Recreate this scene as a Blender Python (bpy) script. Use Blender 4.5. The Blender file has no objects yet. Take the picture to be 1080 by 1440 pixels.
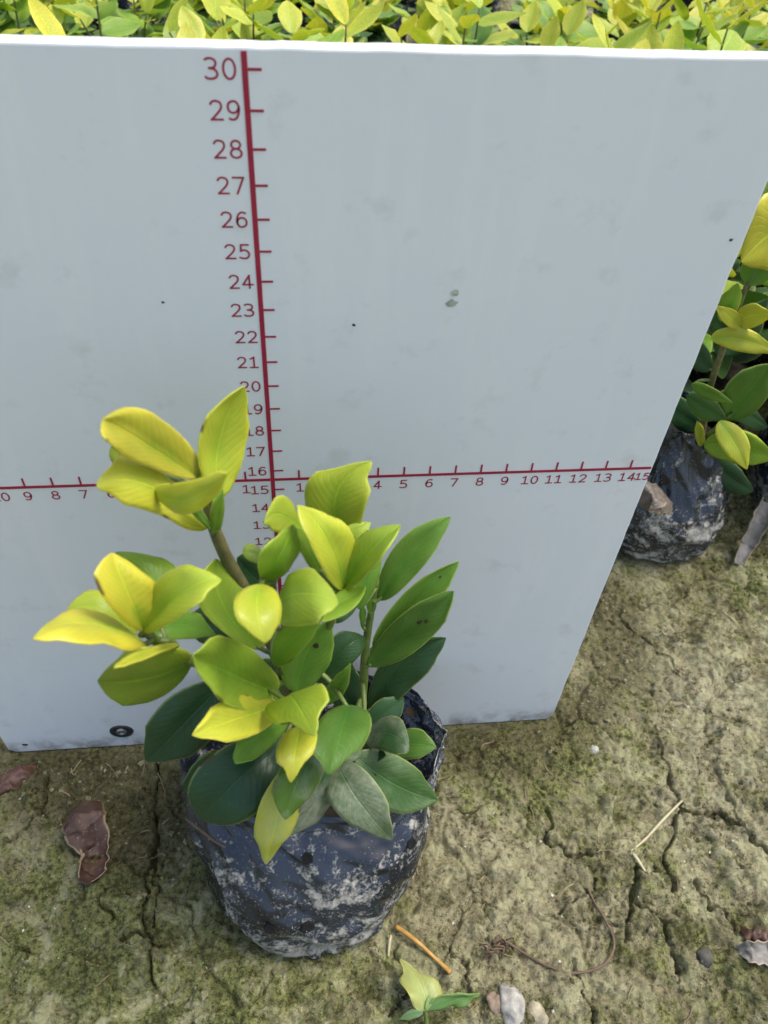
import bpy, bmesh, math, random
import numpy as np
from mathutils import Vector, Matrix, noise as mn
R = math.radians
random.seed(7); rng = np.random.default_rng(7)
scene = bpy.context.scene
COL = scene.collection

# ------------------------------------------------------------------ camera, sky, sun, exposure
ZG = 4.57                                    # cm: the ground lies this far below the ruler's zero
FPX = 1160.7
CAM = Vector((0.97, -22.287, 37.76))         # cm, ruler frame: x along the board, y away, z up
CROT = (R(42.814), R(-2.9125), R(-5.4523))
cd = bpy.data.cameras.new('camera'); cam = bpy.data.objects.new('camera', cd); COL.objects.link(cam)
cam.location = (CAM.x/100, CAM.y/100, (CAM.z+ZG)/100); cam.rotation_euler = CROT
cd.sensor_width = 36; cd.lens = FPX/1440*36; cd.clip_start = .01; cd.clip_end = 2000
cd.dof.use_dof = True; cd.dof.focus_distance = .36; cd.dof.aperture_fstop = 20
scene.camera = cam

SUN_EL, SUN_AZ = 67, 84                      # azimuth clockwise from +y: high, to the right, a little behind the board's face
w = bpy.data.worlds.new('World'); scene.world = w; w.use_nodes = True
nt = w.node_tree; bg = nt.nodes['Background']
sky = nt.nodes.new('ShaderNodeTexSky'); sky.sky_type = 'NISHITA'; sky.sun_disc = False
sky.sun_elevation = R(SUN_EL); sky.sun_rotation = R(SUN_AZ); sky.air_density = 1.2; sky.dust_density = 4.0; sky.ozone_density = 1.0
nt.links.new(sky.outputs[0], bg.inputs[0]); bg.inputs[1].default_value = .13
sl = bpy.data.lights.new('sun', 'SUN'); sl.energy = 1.5; sl.angle = R(24); sl.color = (1, .95, .86)
so = bpy.data.objects.new('sun', sl); COL.objects.link(so)
sd = Vector((math.sin(R(SUN_AZ))*math.cos(R(SUN_EL)), math.cos(R(SUN_AZ))*math.cos(R(SUN_EL)), math.sin(R(SUN_EL))))
so.rotation_euler = sd.to_track_quat('Z', 'Y').to_euler()
scene.view_settings.view_transform = 'Standard'; scene.view_settings.look = 'None'
scene.cycles.max_bounces = 6; scene.cycles.diffuse_bounces = 3; scene.cycles.glossy_bounces = 2; scene.cycles.transmission_bounces = 4
scene.view_settings.exposure = 0.92; scene.view_settings.gamma = 1

# ------------------------------------------------------------------ helpers
from mathutils import Euler
CM = Euler(CROT, 'XYZ').to_matrix()
def ray(x, y): return CM @ Vector(((x-540)/FPX, -(y-720)/FPX, -1))
def wld(p): return Vector((p[0]/100, p[1]/100, (p[2]+ZG)/100))
def at(x, y, d):                              # a point of the photo at depth d cm from the board's face (negative: nearer)
    r = ray(x, y); return wld(CAM + r*((d-CAM.y)/r.y))
def gnd(x, y, h=0):                           # a point of the photo on the ground, h cm up
    r = ray(x, y); return wld(CAM + r*((h-ZG-CAM.z)/r.z))
def tag(o, label=None, cat=None, group=None, kind=None):
    if label: o['label'] = label
    if cat: o['category'] = cat
    if group: o['group'] = group
    if kind: o['kind'] = kind
    return o
def link(name, me, parent=None, mat=None):
    o = bpy.data.objects.new(name, me); COL.objects.link(o)
    if parent: o.parent = parent; o.matrix_parent_inverse = Matrix.Translation(-parent.location) if parent.rotation_euler == Euler() else parent.matrix_basis.inverted()
    if mat and not me.materials: me.materials.append(mat)
    return o
def empty(name, loc): 
    o = bpy.data.objects.new(name, None); COL.objects.link(o); o.location = loc; o.empty_display_size = .01; return o
def mesh(name, v, f, smooth=True, uv=None):
    me = bpy.data.meshes.new(name); me.from_pydata([tuple(p) for p in v], [], f); me.update()
    if smooth: me.polygons.foreach_set('use_smooth', [True]*len(me.polygons))
    if uv is not None:
        l = me.uv_layers.new(name='UVMap'); idx = np.empty(len(me.loops), int); me.loops.foreach_get('vertex_index', idx)
        l.data.foreach_set('uv', np.asarray(uv, float)[idx].ravel())
    return me
def gridfaces(n, m, wrap=False):              # n rows of m points
    f = []
    for i in range(n-1):
        for j in range(m if wrap else m-1):
            k = (j+1) % m; f.append((i*m+j, i*m+k, (i+1)*m+k, (i+1)*m+j))
    return f
def tube(pts, rad, seg=8, sub=4, jitter=0, name='tube'):
    P = [Vector(p) for p in pts]; rad = list(rad) if hasattr(rad, '__len__') else [rad]*len(P)
    Q, Rr = [], []
    for i in range(len(P)-1):                 # Catmull-Rom
        p0, p1, p2, p3 = P[max(i-1, 0)], P[i], P[i+1], P[min(i+2, len(P)-1)]
        for k in range(sub):
            t = k/sub
            Q.append(.5*((2*p1)+(p2-p0)*t+(2*p0-5*p1+4*p2-p3)*t*t+(3*p1-p0-3*p2+p3)*t**3)); Rr.append(rad[i]+(rad[i+1]-rad[i])*t)
    Q.append(P[-1]); Rr.append(rad[-1])
    v, uv = [], []; n = len(Q)
    for i, q in enumerate(Q):
        tn = (Q[min(i+1, n-1)]-Q[max(i-1, 0)]).normalized(); a = tn.orthogonal() if abs(tn.z) > .95 else tn.cross(Vector((0, 0, 1)))
        a.normalize(); b = tn.cross(a)
        for j in range(seg):
            an = 2*math.pi*j/seg; r = Rr[i]*(1+jitter*(random.random()-.5)); v.append(q+(a*math.cos(an)+b*math.sin(an))*r); uv.append((i/n, j/seg))
    f = gridfaces(n, seg, True); f.append(tuple(range(seg))[::-1]); f.append(tuple((n-1)*seg+j for j in range(seg)))
    return mesh(name, v, f, True, uv)

# numpy value noise
def hsh(ix, iy, s):
    n = (ix.astype(np.int64)*374761393 + iy.astype(np.int64)*668265263 + s*1274126177) & 0xffffffff
    n = ((n ^ (n >> 13))*1274126177) & 0xffffffff
    return ((n ^ (n >> 16)) & 0xffff)/65535.
def vn(x, y, s=0):
    ix, iy = np.floor(x), np.floor(y); fx, fy = x-ix, y-iy
    fx = fx*fx*fx*(fx*(fx*6-15)+10); fy = fy*fy*fy*(fy*(fy*6-15)+10)
    a, b, c, d = hsh(ix, iy, s), hsh(ix+1, iy, s), hsh(ix, iy+1, s), hsh(ix+1, iy+1, s)
    return (a*(1-fx)+b*fx)*(1-fy)+(c*(1-fx)+d*fx)*fy
def fbm(x, y, o=4, s=0, g=.5):
    t = 0; a = 1; n = 0
    for i in range(o):
        c, q = math.cos(.6*i+.3), math.sin(.6*i+.3); X, Y = (x*c-y*q)*2**i+17.3*i, (x*q+y*c)*2**i+9.1*i
        t = t+a*vn(X, Y, s+i); n += a; a *= g
    return t/n
def voro(x, y, s=0):
    ix, iy = np.floor(x), np.floor(y); f1 = np.full(x.shape, 9.); f2 = f1.copy()
    for dx in (-1, 0, 1):
        for dy in (-1, 0, 1):
            cx, cy = ix+dx, iy+dy; px, py = cx+hsh(cx, cy, s+5), cy+hsh(cx, cy, s+6)
            d = np.hypot(px-x, py-y); f2 = np.where(d < f1, f1, np.minimum(f2, d)); f1 = np.minimum(f1, d)
    return f1, f2

# ------------------------------------------------------------------ materials
class NT:
    def __init__(s, name):
        s.m = bpy.data.materials.new(name); s.m.use_nodes = True; s.t = s.m.node_tree; s.b = s.t.nodes['Principled BSDF']; s.o = s.t.nodes['Material Output']
    def n(s, typ, **k):
        x = s.t.nodes.new(typ)
        for a, v in k.items(): setattr(x, a, v)
        return x
    def l(s, a, b): s.t.links.new(a, b)
    def setv(s, sock, v):
        if hasattr(v, 'is_output') or hasattr(v, 'links'): s.l(v, sock)
        else: sock.default_value = v
    def noise(s, scale, detail=4, rough=.55, vec=None, dist=0):
        x = s.n('ShaderNodeTexNoise'); x.inputs['Scale'].default_value = scale; x.inputs['Detail'].default_value = detail
        x.inputs['Roughness'].default_value = rough; x.inputs['Distortion'].default_value = dist
        if vec: s.l(vec, x.inputs['Vector'])
        return x.outputs['Fac']
    def ramp(s, fac, stops):
        x = s.n('ShaderNodeValToRGB'); s.l(fac, x.inputs[0]); e = x.color_ramp.elements
        while len(e) < len(stops): e.new(.5)
        for i, (p, c) in enumerate(stops):
            e[i].position = p; e[i].color = (c, c, c, 1) if not hasattr(c, '__len__') else (*c, 1)
        return x.outputs[0]
    def mix(s, fac, a, b, mode='MIX'):
        x = s.n('ShaderNodeMix', data_type='RGBA', blend_type=mode); 
        for sk, v in ((x.inputs[0], fac), (x.inputs[6], a), (x.inputs[7], b)):
            if isinstance(v, tuple) and len(v) == 3: v = (*v, 1)
            s.setv(sk, v)
        return x.outputs[2]
    def math(s, op, a, b=0, c=0):
        x = s.n('ShaderNodeMath', operation=op)
        for i, v in enumerate((a, b, c)): s.setv(x.inputs[i], v)
        return x.outputs[0]
    def bump(s, h, strength=.5, dist=.001, prev=None):
        x = s.n('ShaderNodeBump'); s.l(h, x.inputs['Height']); x.inputs['Strength'].default_value = strength; x.inputs['Distance'].default_value = dist
        if prev: s.l(prev, x.inputs['Normal'])
        return x.outputs[0]
    def pos(s): return s.n('ShaderNodeNewGeometry').outputs['Position']
    def objc(s): return s.n('ShaderNodeTexCoord').outputs['Object']

def plain(name, col, rough=.6, var=.25, scale=300, bump=.2):
    m = NT(name); p = m.objc(); f = m.noise(scale, 4, .6, p)
    c = m.mix(m.ramp(f, [(.3, 0), (.7, 1)]), tuple(x*(1-var) for x in col), tuple(min(1, x*(1+var)) for x in col))
    m.l(c, m.b.inputs['Base Color']); m.b.inputs['Roughness'].default_value = rough
    m.l(m.bump(f, bump, .0005), m.b.inputs['Normal']); return m.m

def leaf_material(name='leaf_skin'):
    m = NT(name)
    uv = m.n('ShaderNodeUVMap'); sp = m.n('ShaderNodeSeparateXYZ'); m.l(uv.outputs[0], sp.inputs[0]); s, r = sp.outputs[0], sp.outputs[1]
    r = m.math('MULTIPLY_ADD', r, 2, -1); ar = m.math('ABSOLUTE', r)
    oi = m.n('ShaderNodeObjectInfo'); base = oi.outputs['Color']; dusty = m.math('SUBTRACT', 1, oi.outputs['Alpha'])
    obj = m.objc()
    wn = m.n('ShaderNodeTexNoise', noise_dimensions='4D'); wn.inputs['Scale'].default_value = 45; wn.inputs['Detail'].default_value = 3
    m.l(obj, wn.inputs['Vector']); m.l(m.math('MULTIPLY', oi.outputs['Random'], 50), wn.inputs['W']); n1 = wn.outputs['Fac']
    n2 = m.noise(500, 4, .6, obj)
    hsv = m.n('ShaderNodeHueSaturation'); m.l(base, hsv.inputs['Color']); m.l(m.math('MULTIPLY_ADD', n1, 1.0, .5), hsv.inputs['Value'])
    c = hsv.outputs[0]
    # greener towards the midrib, yellower towards margins and tip
    sepc = m.n('ShaderNodeSeparateColor'); m.l(base, sepc.inputs[0]); lum = m.math('MULTIPLY', sepc.outputs[0], 1.7)
    mid = m.math('MULTIPLY', m.ramp(ar, [(0, 1), (.55, 0)]), m.ramp(s, [(0, 1), (.85, .1)]))
    green = m.mix(1.0, c, (.5, .84, .65), 'MULTIPLY')
    n5 = m.n('ShaderNodeTexNoise', noise_dimensions='4D'); n5.inputs['Scale'].default_value = 110; n5.inputs['Detail'].default_value = 4; m.l(obj, n5.inputs['Vector']); m.l(m.math('MULTIPLY', oi.outputs['Random'], 91), n5.inputs['W'])
    c = m.mix(m.math('MULTIPLY', m.math('MULTIPLY', mid, .95), m.ramp(n5.outputs['Fac'], [(.34, .15), (.6, 1)])), c, green)
    edge = m.math('MULTIPLY', m.ramp(ar, [(.6, 0), (.98, 1)]), m.math('MULTIPLY_ADD', n1, .8, -.05))
    c = m.mix(m.math('MULTIPLY', edge, .7), c, m.mix(1.0, c, (1.55, 1.25, .95), 'MULTIPLY'))
    # veins
    vein = m.math('SINE', m.math('MULTIPLY', m.math('SUBTRACT', m.math('MULTIPLY_ADD', n1, 2.2, m.math('MULTIPLY', s, 12)), m.math('MULTIPLY', ar, 4.2)), 6.283))
    veinm = m.math('MULTIPLY', m.ramp(vein, [(.80, 0), (1, 1)]), m.ramp(ar, [(.75, 1), (.95, 0)]))
    ribm = m.ramp(ar, [(.02, 1), (.055, 0)])
    lighter = m.mix(.5, c, m.mix(1.0, c, (1.7, 1.6, 1.4), 'MULTIPLY'))
    c = m.mix(m.math('MULTIPLY', veinm, .3), c, lighter); c = m.mix(m.math('MULTIPLY', ribm, .85), c, lighter)
    # thin pale margin
    rim = m.ramp(ar, [(.93, 0), (.965, 1)]); pale = m.mix(.5, m.mix(1.0, c, (1.8, 1.7, 1.4), 'MULTIPLY'), (.42, .47, .15))
    c = m.mix(m.math('MULTIPLY', rim, .85), c, pale)
    # soil dust and specks
    d = m.math('MULTIPLY', dusty, m.math('MULTIPLY', m.ramp(n1, [(.42, 0), (.54, 1)]), m.ramp(n2, [(.3, .35), (.6, 1)])))
    sp1 = m.math('MULTIPLY', m.ramp(m.noise(900, 2, .5, obj), [(.7, 0), (.76, 1)]), m.math('MULTIPLY_ADD', dusty, .6, .14))
    d = m.math('MAXIMUM', d, sp1)
    c = m.mix(d, c, (.50, .48, .41))
    scorch = m.math('MULTIPLY', m.ramp(ar, [(.86, 0), (.96, 1)]), m.ramp(n5.outputs['Fac'], [(.62, 0), (.68, .9)])); c = m.mix(scorch, c, (.10, .065, .025))
    m.l(c, m.b.inputs['Base Color'])
    m.l(m.math('MULTIPLY_ADD', d, .35, m.math('MULTIPLY_ADD', n1, .2, .26)), m.b.inputs['Roughness']); m.b.inputs['Specular IOR Level'].default_value = .42
    quilt = m.math('MULTIPLY', vein, m.ramp(ar, [(.1, 0), (.4, 1)])); h = m.math('ADD', m.math('ADD', m.math('MULTIPLY', veinm, -.25), m.math('MULTIPLY', quilt, -.045)), m.math('ADD', m.math('MULTIPLY', ribm, -.8), m.math('MULTIPLY', n2, .25)))
    bp = m.bump(h, .5, .0005); m.l(bp, m.b.inputs['Normal'])
    tr = m.n('ShaderNodeBsdfTranslucent'); m.l(m.mix(1.0, c, (1.25, 1.2, .6), 'MULTIPLY'), tr.inputs['Color'])
    mx = m.n('ShaderNodeMixShader'); mx.inputs[0].default_value = .3; m.l(m.b.outputs[0], mx.inputs[1]); m.l(tr.outputs[0], mx.inputs[2]); m.l(mx.outputs[0], m.o.inputs['Surface'])
    return m.m

def bag_material():
    m = NT('black_film_plastic'); p = m.objc()
    mp = m.n('ShaderNodeMapping'); m.l(p, mp.inputs[0]); mp.inputs['Rotation'].default_value = (0, .5, 0); mp.inputs['Scale'].default_value = (.7, .8, 1.4)
    n1 = m.noise(38, 9, .68, mp.outputs[0], .9); n2 = m.noise(240, 6, .7, p, .4); n3 = m.noise(24, 3, .5, p); n4 = m.noise(800, 4, .7, p)
    sp = m.n('ShaderNodeSeparateXYZ'); m.l(m.pos(), sp.inputs[0]); splash = m.ramp(m.math('MULTIPLY', sp.outputs[2], 10), [(.12, 1), (.58, .55), (.75, .3)])   # soil splashed up from the ground
    a = m.math('ADD', m.math('MULTIPLY_ADD', n2, .6, n1), m.math('MULTIPLY_ADD', n4, .35, m.math('MULTIPLY', n3, .25)))
    thr = m.math('MULTIPLY_ADD', splash, -.17, 1.235)
    dust = m.ramp(m.math('MULTIPLY', m.math('SUBTRACT', a, thr), 8), [(0, 0), (1, 1)])
    speck = m.math('MULTIPLY', m.ramp(n4, [(.60, 0), (.64, 1)]), m.math('MULTIPLY', splash, m.ramp(n2, [(.4, 0), (.55, .8)])))
    streak = m.n('ShaderNodeTexNoise', noise_type='RIDGED_MULTIFRACTAL'); m.l(mp.outputs[0], streak.inputs['Vector']); streak.inputs['Scale'].default_value = 34; streak.inputs['Detail'].default_value = 3; streak.inputs['Distortion'].default_value = .8
    crease = m.math('MULTIPLY', m.ramp(streak.outputs['Fac'], [(.55, 0), (.8, 1)]), m.math('MULTIPLY', splash, m.ramp(n2, [(.42, 0), (.56, .55)])))   # dust caught in the creases
    d = m.math('MINIMUM', m.math('MAXIMUM', m.math('MAXIMUM', m.math('MULTIPLY', dust, .9), speck), crease), .95)
    film = m.mix(m.ramp(n3, [(.4, 0), (.6, 1)]), (.006, .009, .015), (.02, .027, .042))
    c = m.mix(d, film, m.mix(m.ramp(n2, [(.4, 0), (.6, 1)]), (.16, .158, .14), (.40, .39, .34)))
    m.l(c, m.b.inputs['Base Color']); m.l(m.math('MULTIPLY_ADD', d, .55, m.math('MULTIPLY_ADD', n2, .2, .10)), m.b.inputs['Roughness'])
    m.b.inputs['Specular IOR Level'].default_value = .65
    b = m.bump(streak.outputs['Fac'], .35, .0018); b = m.bump(d, .35, .0004, b); m.l(b, m.b.inputs['Normal'])
    return m.m

def board_material():
    m = NT('worn_white_board_paint'); p = m.objc()
    n1 = m.noise(7, 4, .5, p); n2 = m.noise(60, 5, .6, p); 
    mp = m.n('ShaderNodeMapping'); m.l(p, mp.inputs[0]); mp.inputs['Scale'].default_value = (60, 60, 9); n3 = m.noise(1.0, 5, .65, mp.outputs[0])
    c = m.mix(m.ramp(n1, [(.3, 0), (.7, 1)]), (.72, .765, .795), (.77, .80, .82))
    c = m.mix(m.math('MULTIPLY', m.ramp(n3, [(.52, 0), (.68, 1)]), .35), c, (.84, .85, .84))
    c = m.mix(m.math('MULTIPLY', m.ramp(n2, [(.58, 0), (.70, 1)]), .22), c, (.40, .41, .38))
    sep = m.n('ShaderNodeSeparateXYZ'); m.l(p, sep.inputs[0])
    low = m.math('MULTIPLY', m.ramp(m.math('MULTIPLY', sep.outputs[2], 10), [(.0, 1), (.16, 0)]), m.ramp(m.noise(90, 5, .65, p), [(.42, 0), (.62, 1)]))   # soil rubbed onto the lower edge
    c = m.mix(m.math('MULTIPLY', low, .75), c, (.13, .12, .085))
    spk = m.n('ShaderNodeTexVoronoi'); spk.inputs['Scale'].default_value = 26; m.l(p, spk.inputs['Vector'])
    keep = m.math('GREATER_THAN', m.n('ShaderNodeSeparateColor').inputs[0].node.outputs[0], .82); m.l(spk.outputs['Color'], keep.node.inputs[0].links[0].from_node.inputs[0])
    c = m.mix(m.math('MULTIPLY', m.math('LESS_THAN', spk.outputs['Distance'], .025), m.math('MULTIPLY', keep, .7)), c, (.1, .1, .08))
    m.l(c, m.b.inputs['Base Color']); m.l(m.math('MULTIPLY_ADD', n2, .2, .42), m.b.inputs['Roughness']); m.b.inputs['Specular IOR Level'].default_value = .35
    m.l(m.bump(n2, .12, .0006), m.b.inputs['Normal'])
    return m.m

def ground_material():
    m = NT('mossy_cracked_mud'); p = m.pos()
    at1 = m.n('ShaderNodeAttribute', attribute_name='moss').outputs['Fac']; at2 = m.n('ShaderNodeAttribute', attribute_name='pale').outputs['Fac']
    n0 = m.noise(22, 5, .62, p, .5); nb = m.noise(48, 5, .65, p, .6); n1 = m.noise(90, 6, .65, p, .5); n2 = m.noise(420, 5, .7, p); n3 = m.noise(1500, 3, .6, p)
    nm = m.noise(170, 6, .7, p, .4); mud = m.mix(m.ramp(nm, [(.40, 0), (.58, 1)]), (.17, .16, .095), (.44, .42, .29))
    mud = m.mix(m.math('MULTIPLY', m.ramp(n0, [(.5, 0), (.7, 1)]), .5), mud, (.24, .175, .11))
    mud = m.mix(m.math('MULTIPLY', at2, m.ramp(n2, [(.3, .2), (.6, 1)])), mud, (.56, .53, .42))
    moss = m.mix(m.ramp(n2, [(.38, 0), (.62, 1)]), (.11, .125, .042), (.38, .41, .175))
    moss = m.mix(m.ramp(n1, [(.35, 0), (.65, 1)]), m.mix(1.0, moss, (.72, .78, .75), 'MULTIPLY'), moss)
    k = m.math('ADD', at1, m.math('MULTIPLY_ADD', n1, 2.6, m.math('MULTIPLY_ADD', nm, 1.6, -1.95)))
    c = m.mix(m.ramp(k, [(.3, 0), (.75, 1)]), mud, moss)
    c = m.mix(m.math('MULTIPLY', m.ramp(n3, [(.55, 0), (.62, 1)]), .5), c, m.mix(.6, c, (.60, .58, .46)))
    c = m.mix(m.math('MULTIPLY', m.ramp(n2, [(.37, 1), (.45, 0)]), .7), c, (.055, .052, .028))
    c = m.mix(m.math('MULTIPLY', m.ramp(n0, [(.3, 1), (.46, 0)]), .55), c, m.mix(1.0, c, (.42, .40, .38), 'MULTIPLY'))
    c = m.mix(m.math('MULTIPLY', m.ramp(nb, [(.51, 0), (.59, 1)]), m.ramp(nm, [(.38, 0), (.52, .85)])), c, (.54, .54, .38))   # dry crust
    c = m.mix(m.math('MULTIPLY', m.ramp(nb, [(.38, 1), (.47, 0)]), m.ramp(n2, [(.42, .9), (.6, .3)])), c, (.085, .09, .038))   # damp dark algae
    at3 = m.n('ShaderNodeAttribute', attribute_name='soil_and_shade').outputs['Fac']
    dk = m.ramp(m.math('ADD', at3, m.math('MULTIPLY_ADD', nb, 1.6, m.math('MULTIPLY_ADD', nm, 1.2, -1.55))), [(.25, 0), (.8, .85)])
    c = m.mix(dk, c, m.mix(m.ramp(n2, [(.4, 0), (.6, 1)]), (.05, .046, .026), (.17, .155, .085)))            # dark soil, plus shade painted in at the board foot and beside the bag
    c = m.mix(1.0, c, (.90, .88, .74), 'MULTIPLY')
    m.l(c, m.b.inputs['Base Color']); m.b.inputs['Roughness'].default_value = .95; m.b.inputs['Specular IOR Level'].default_value = .15
    b = m.bump(nm, .6, .004); b = m.bump(n2, 1.0, .003, b); b = m.bump(n3, .8, .0012, b); m.l(b, m.b.inputs['Normal'])
    return m.m

M_LEAF = leaf_material(); M_BAG = bag_material(); M_BOARD = board_material(); M_GROUND = ground_material()
M_RED = plain('crimson_print', (.34, .012, .045), .55, .12, 90, .05)
M_STEM = plain('brown_green_bark', (.13, .12, .045), .6, .35, 260, .5)
M_GSTEM = plain('green_stem', (.12, .17, .035), .5, .25, 200, .2)
M_SOIL = plain('potting_soil', (.018, .014, .01), .95, .5, 220, .9)

# ------------------------------------------------------------------ ground
def axis(lo, hi, step, far, grow=1.22):
    a = list(np.arange(lo, hi+step/2, step)); d = step; x = hi
    while x < far: d *= grow; x += d; a.append(x)
    d = step; x = lo; pre = []
    while x > -far: d *= grow; x -= d; pre.append(x)
    return np.array(pre[::-1]+a)
cracks_px = [
 ([(935,1088),(958,1130),(990,1146),(1040,1163),(1078,1196)], .17), ([(958,1130),(946,1168),(930,1205),(945,1250)], .12),
 ([(765,1140),(772,1178),(782,1196),(800,1208),(835,1204)], .11), ([(896,1225),(892,1272),(880,1300),(882,1326)], .14),
 ([(892,1272),(925,1300),(950,1340),(955,1380)], .07), ([(975,1240),(1005,1280),(1035,1312)], .1),
 ([(220,1070),(222,1110),(218,1160),(216,1225),(204,1290),(216,1340),(218,1390)], .1), ([(216,1150),(224,1240),(226,1300),(210,1345)], .06),
 ([(178,1322),(198,1315),(214,1332),(230,1340)], .1), ([(12,1188),(40,1165),(66,1140),(70,1100)], .08), ([(25,1340),(34,1342),(48,1352)], .11),
 ([(140,1255),(150,1280),(160,1300)], .06), ([(800,1360),(815,1400),(835,1440)], .08), ([(650,1345),(655,1380),(668,1410)], .08), ([(625,1318),(632,1345)], .09),
 ([(870,860),(900,900),(935,925),(960,960)], .07), ([(915,1020),(930,1075),(945,1110)], .08), ([(770,1290),(830,1262),(838,1240)], .04),
 ([(560,1335),(575,1390),(545,1430)],.05), ([(1010,1090),(1035,1140),(1045,1165)],.06)]
crk = []
for pl, wd in cracks_px:
    q = [gnd(*p)*100 for p in pl]
    for a, b in zip(q[:-1], q[1:]): crk.append((a.x, a.y, b.x, b.y, wd*.62))
def gheight(X, Y, detail=True):               # cm
    near = np.exp(-(np.maximum(0, np.abs(X-10)-60)/60)**2)*np.exp(-(np.maximum(0, np.abs(Y-30)-110)/80)**2)
    h = (fbm(X/9, Y/9, 3, 11)-.5)*1.1*near
    wx, wy = X+(fbm(X/3, Y/3, 3, 21)-.5)*2.6, Y+(fbm(X/3, Y/3, 3, 31)-.5)*2.6
    h = h+(fbm(X/2.2, Y/2.2, 4, 41, .6)-.5)*1.1*near
    f1, f2 = voro(wx/1.5, wy/1.5, 3); h = h+np.minimum(f2-f1, .5)*.42*near          # lumpy clods
    f1, f2 = voro(wx/.55, wy/.55, 9); h = h+np.minimum(f2-f1, .4)*.22*near
    f1, f2 = voro((wx+wy*.2)/6.5, wy/6.5, 77); msk = vn(X/5, Y/5, 88) > .42
    h = h-np.where(msk, np.clip(1-(f2-f1)/.022, 0, 1), 0)*.3*near
    for sc_, am, sd_k, pr in ((1.3, .34, 101, .55), (.6, .28, 131, .6), (.3, .22, 161, .6)):      # clods and crumbs half sunk in the crust
        f1, f2 = voro(X/sc_+fbm(X/sc_, Y/sc_, 2, 7)*.5, Y/sc_, sd_k); keep = np.clip((vn(X/sc_*.7, Y/sc_*.7, sd_k+3)-pr)*6, 0, 1)
        h = h+np.sqrt(np.maximum(0, .2-f1*f1))*am*sc_**.7*keep*near*1.6
    if detail:
        h = h+((fbm(X/.7, Y/.7, 3, 51, .65)-.5)*.42+(vn(X/.24, Y/.24, 53)-.5)*.12)*near
        jx, jy = X+(fbm(X/.9, Y/.9, 3, 61)-.5)*.9, Y+(fbm(X/.9, Y/.9, 3, 71)-.5)*.9
        dmin = np.full(X.shape, 9.); 
        for ax, ay, bx, by, wd in crk:
            sel = (X > min(ax, bx)-1.5) & (X < max(ax, bx)+1.5) & (Y > min(ay, by)-1.5) & (Y < max(ay, by)+1.5)
            if not sel.any(): continue
            px, py = jx[sel], jy[sel]; dx, dy = bx-ax, by-ay
            t = np.clip(((px-ax)*dx+(py-ay)*dy)/(dx*dx+dy*dy), 0, 1); dd = np.hypot(px-ax-t*dx, py-ay-t*dy)/wd
            dmin[sel] = np.minimum(dmin[sel], dd)
        h = h-np.exp(-dmin**2)*.95+np.exp(-((dmin-2.6)/1.4)**2)*.07
    flat = lambda cx, cy, r: 1-np.exp(-(np.hypot(X-cx, Y-cy)/r)**6)
    h = (h+.12)*1.0
    for cx, cy, r in FLAT: k = flat(cx, cy, r); h = h*k-.1*(1-k)
    bl = np.exp(-(np.maximum(0, np.abs(Y-.3)-.3)/.9)**2)*(np.abs(X) < 15.4); h = np.where(bl > 0, h*(1-bl)-.08*bl, h)
    return h
FLAT = [(.8, -6.6, 5.4), (25.4, 14.8, 4.8)]
gx = axis(-19, 37, .085, 20000); gy = axis(-18.5, 16, .085, 20000)
X, Y = np.meshgrid(gx, gy); H = gheight(X, Y)
gv = np.stack([X.ravel()/100, Y.ravel()/100, H.ravel()/100], 1)
n, mm = X.shape; i0 = (np.arange(n-1)[:, None]*mm+np.arange(mm-1)).ravel()
gf = np.stack([i0, i0+1, i0+mm+1, i0+mm], 1)
me = bpy.data.meshes.new('ground'); me.vertices.add(len(gv)); me.vertices.foreach_set('co', gv.ravel())
me.loops.add(gf.size); me.loops.foreach_set('vertex_index', gf.ravel()); me.polygons.add(len(gf))
me.polygons.foreach_set('loop_start', np.arange(0, gf.size, 4)); me.polygons.foreach_set('loop_total', np.full(len(gf), 4)); me.update()
me.polygons.foreach_set('use_smooth', np.ones(len(gf), bool))
def blob(X, Y, lst):
    t = np.zeros(X.shape)
    for px, py, r, a in lst: g = gnd(px, py)*100; t += a*np.exp(-((X-g.x)**2+(Y-g.y)**2)/r**2)
    return t
MOSSB = [(60,1270,4,.2),(120,1400,5,.35),(330,1400,4,.4),(30,1420,4,.3),(700,1130,4,.3),(250,1420,4,.3),(780,1080,3,.3),(950,1250,3,.25),(560,1400,3,.2),(660,1240,3,-.5),(720,1290,4,-.4),
         (860,900,5,-.1),(1000,960,5,-.3),(980,1180,5,-.25),(250,1350,2,-.4),(1060,820,1.6,.9),(890,1060,3,.15),(800,1400,3,-.1)]
PALEB = [(1000,980,3.2,.8),(990,1110,4.5,.6),(700,1200,4,.45),(560,1180,2,.3),(110,1330,1.6,.9),(90,1270,3,.4),(925,885,1.3,.8),(830,1320,4,.35),(650,1150,2.5,.4),(1040,1230,3,.5),(690,1390,3,.35),(60,1180,3,.3)]
SOIL_SHADEB = [(850,850,3.5,.8),(880,950,3,.6),(810,1010,2.5,.7),(720,1060,3.2,.8),(640,1060,2,.6),(160,1105,4,.8),(50,1085,3,.8),(225,1180,3,.7),(170,1200,2,.4),(1000,830,3,.5),(960,1030,2,.3),(600,1330,2,.4),(830,1150,2.5,.35),(330,1395,3,.3),(940,1400,3,.4)]  # dark soil right of the board; painted shade along its foot and left of the bag
for nm, lst, bs in (('moss', MOSSB, .30), ('pale', PALEB, 0), ('soil_and_shade', SOIL_SHADEB, 0)):
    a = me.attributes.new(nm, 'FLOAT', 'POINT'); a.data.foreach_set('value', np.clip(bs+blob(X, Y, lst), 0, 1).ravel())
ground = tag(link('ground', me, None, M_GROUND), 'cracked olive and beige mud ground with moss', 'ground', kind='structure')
def gz(x, y): return float(gheight(np.array([[x]]), np.array([[y]]))[0, 0])
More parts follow.
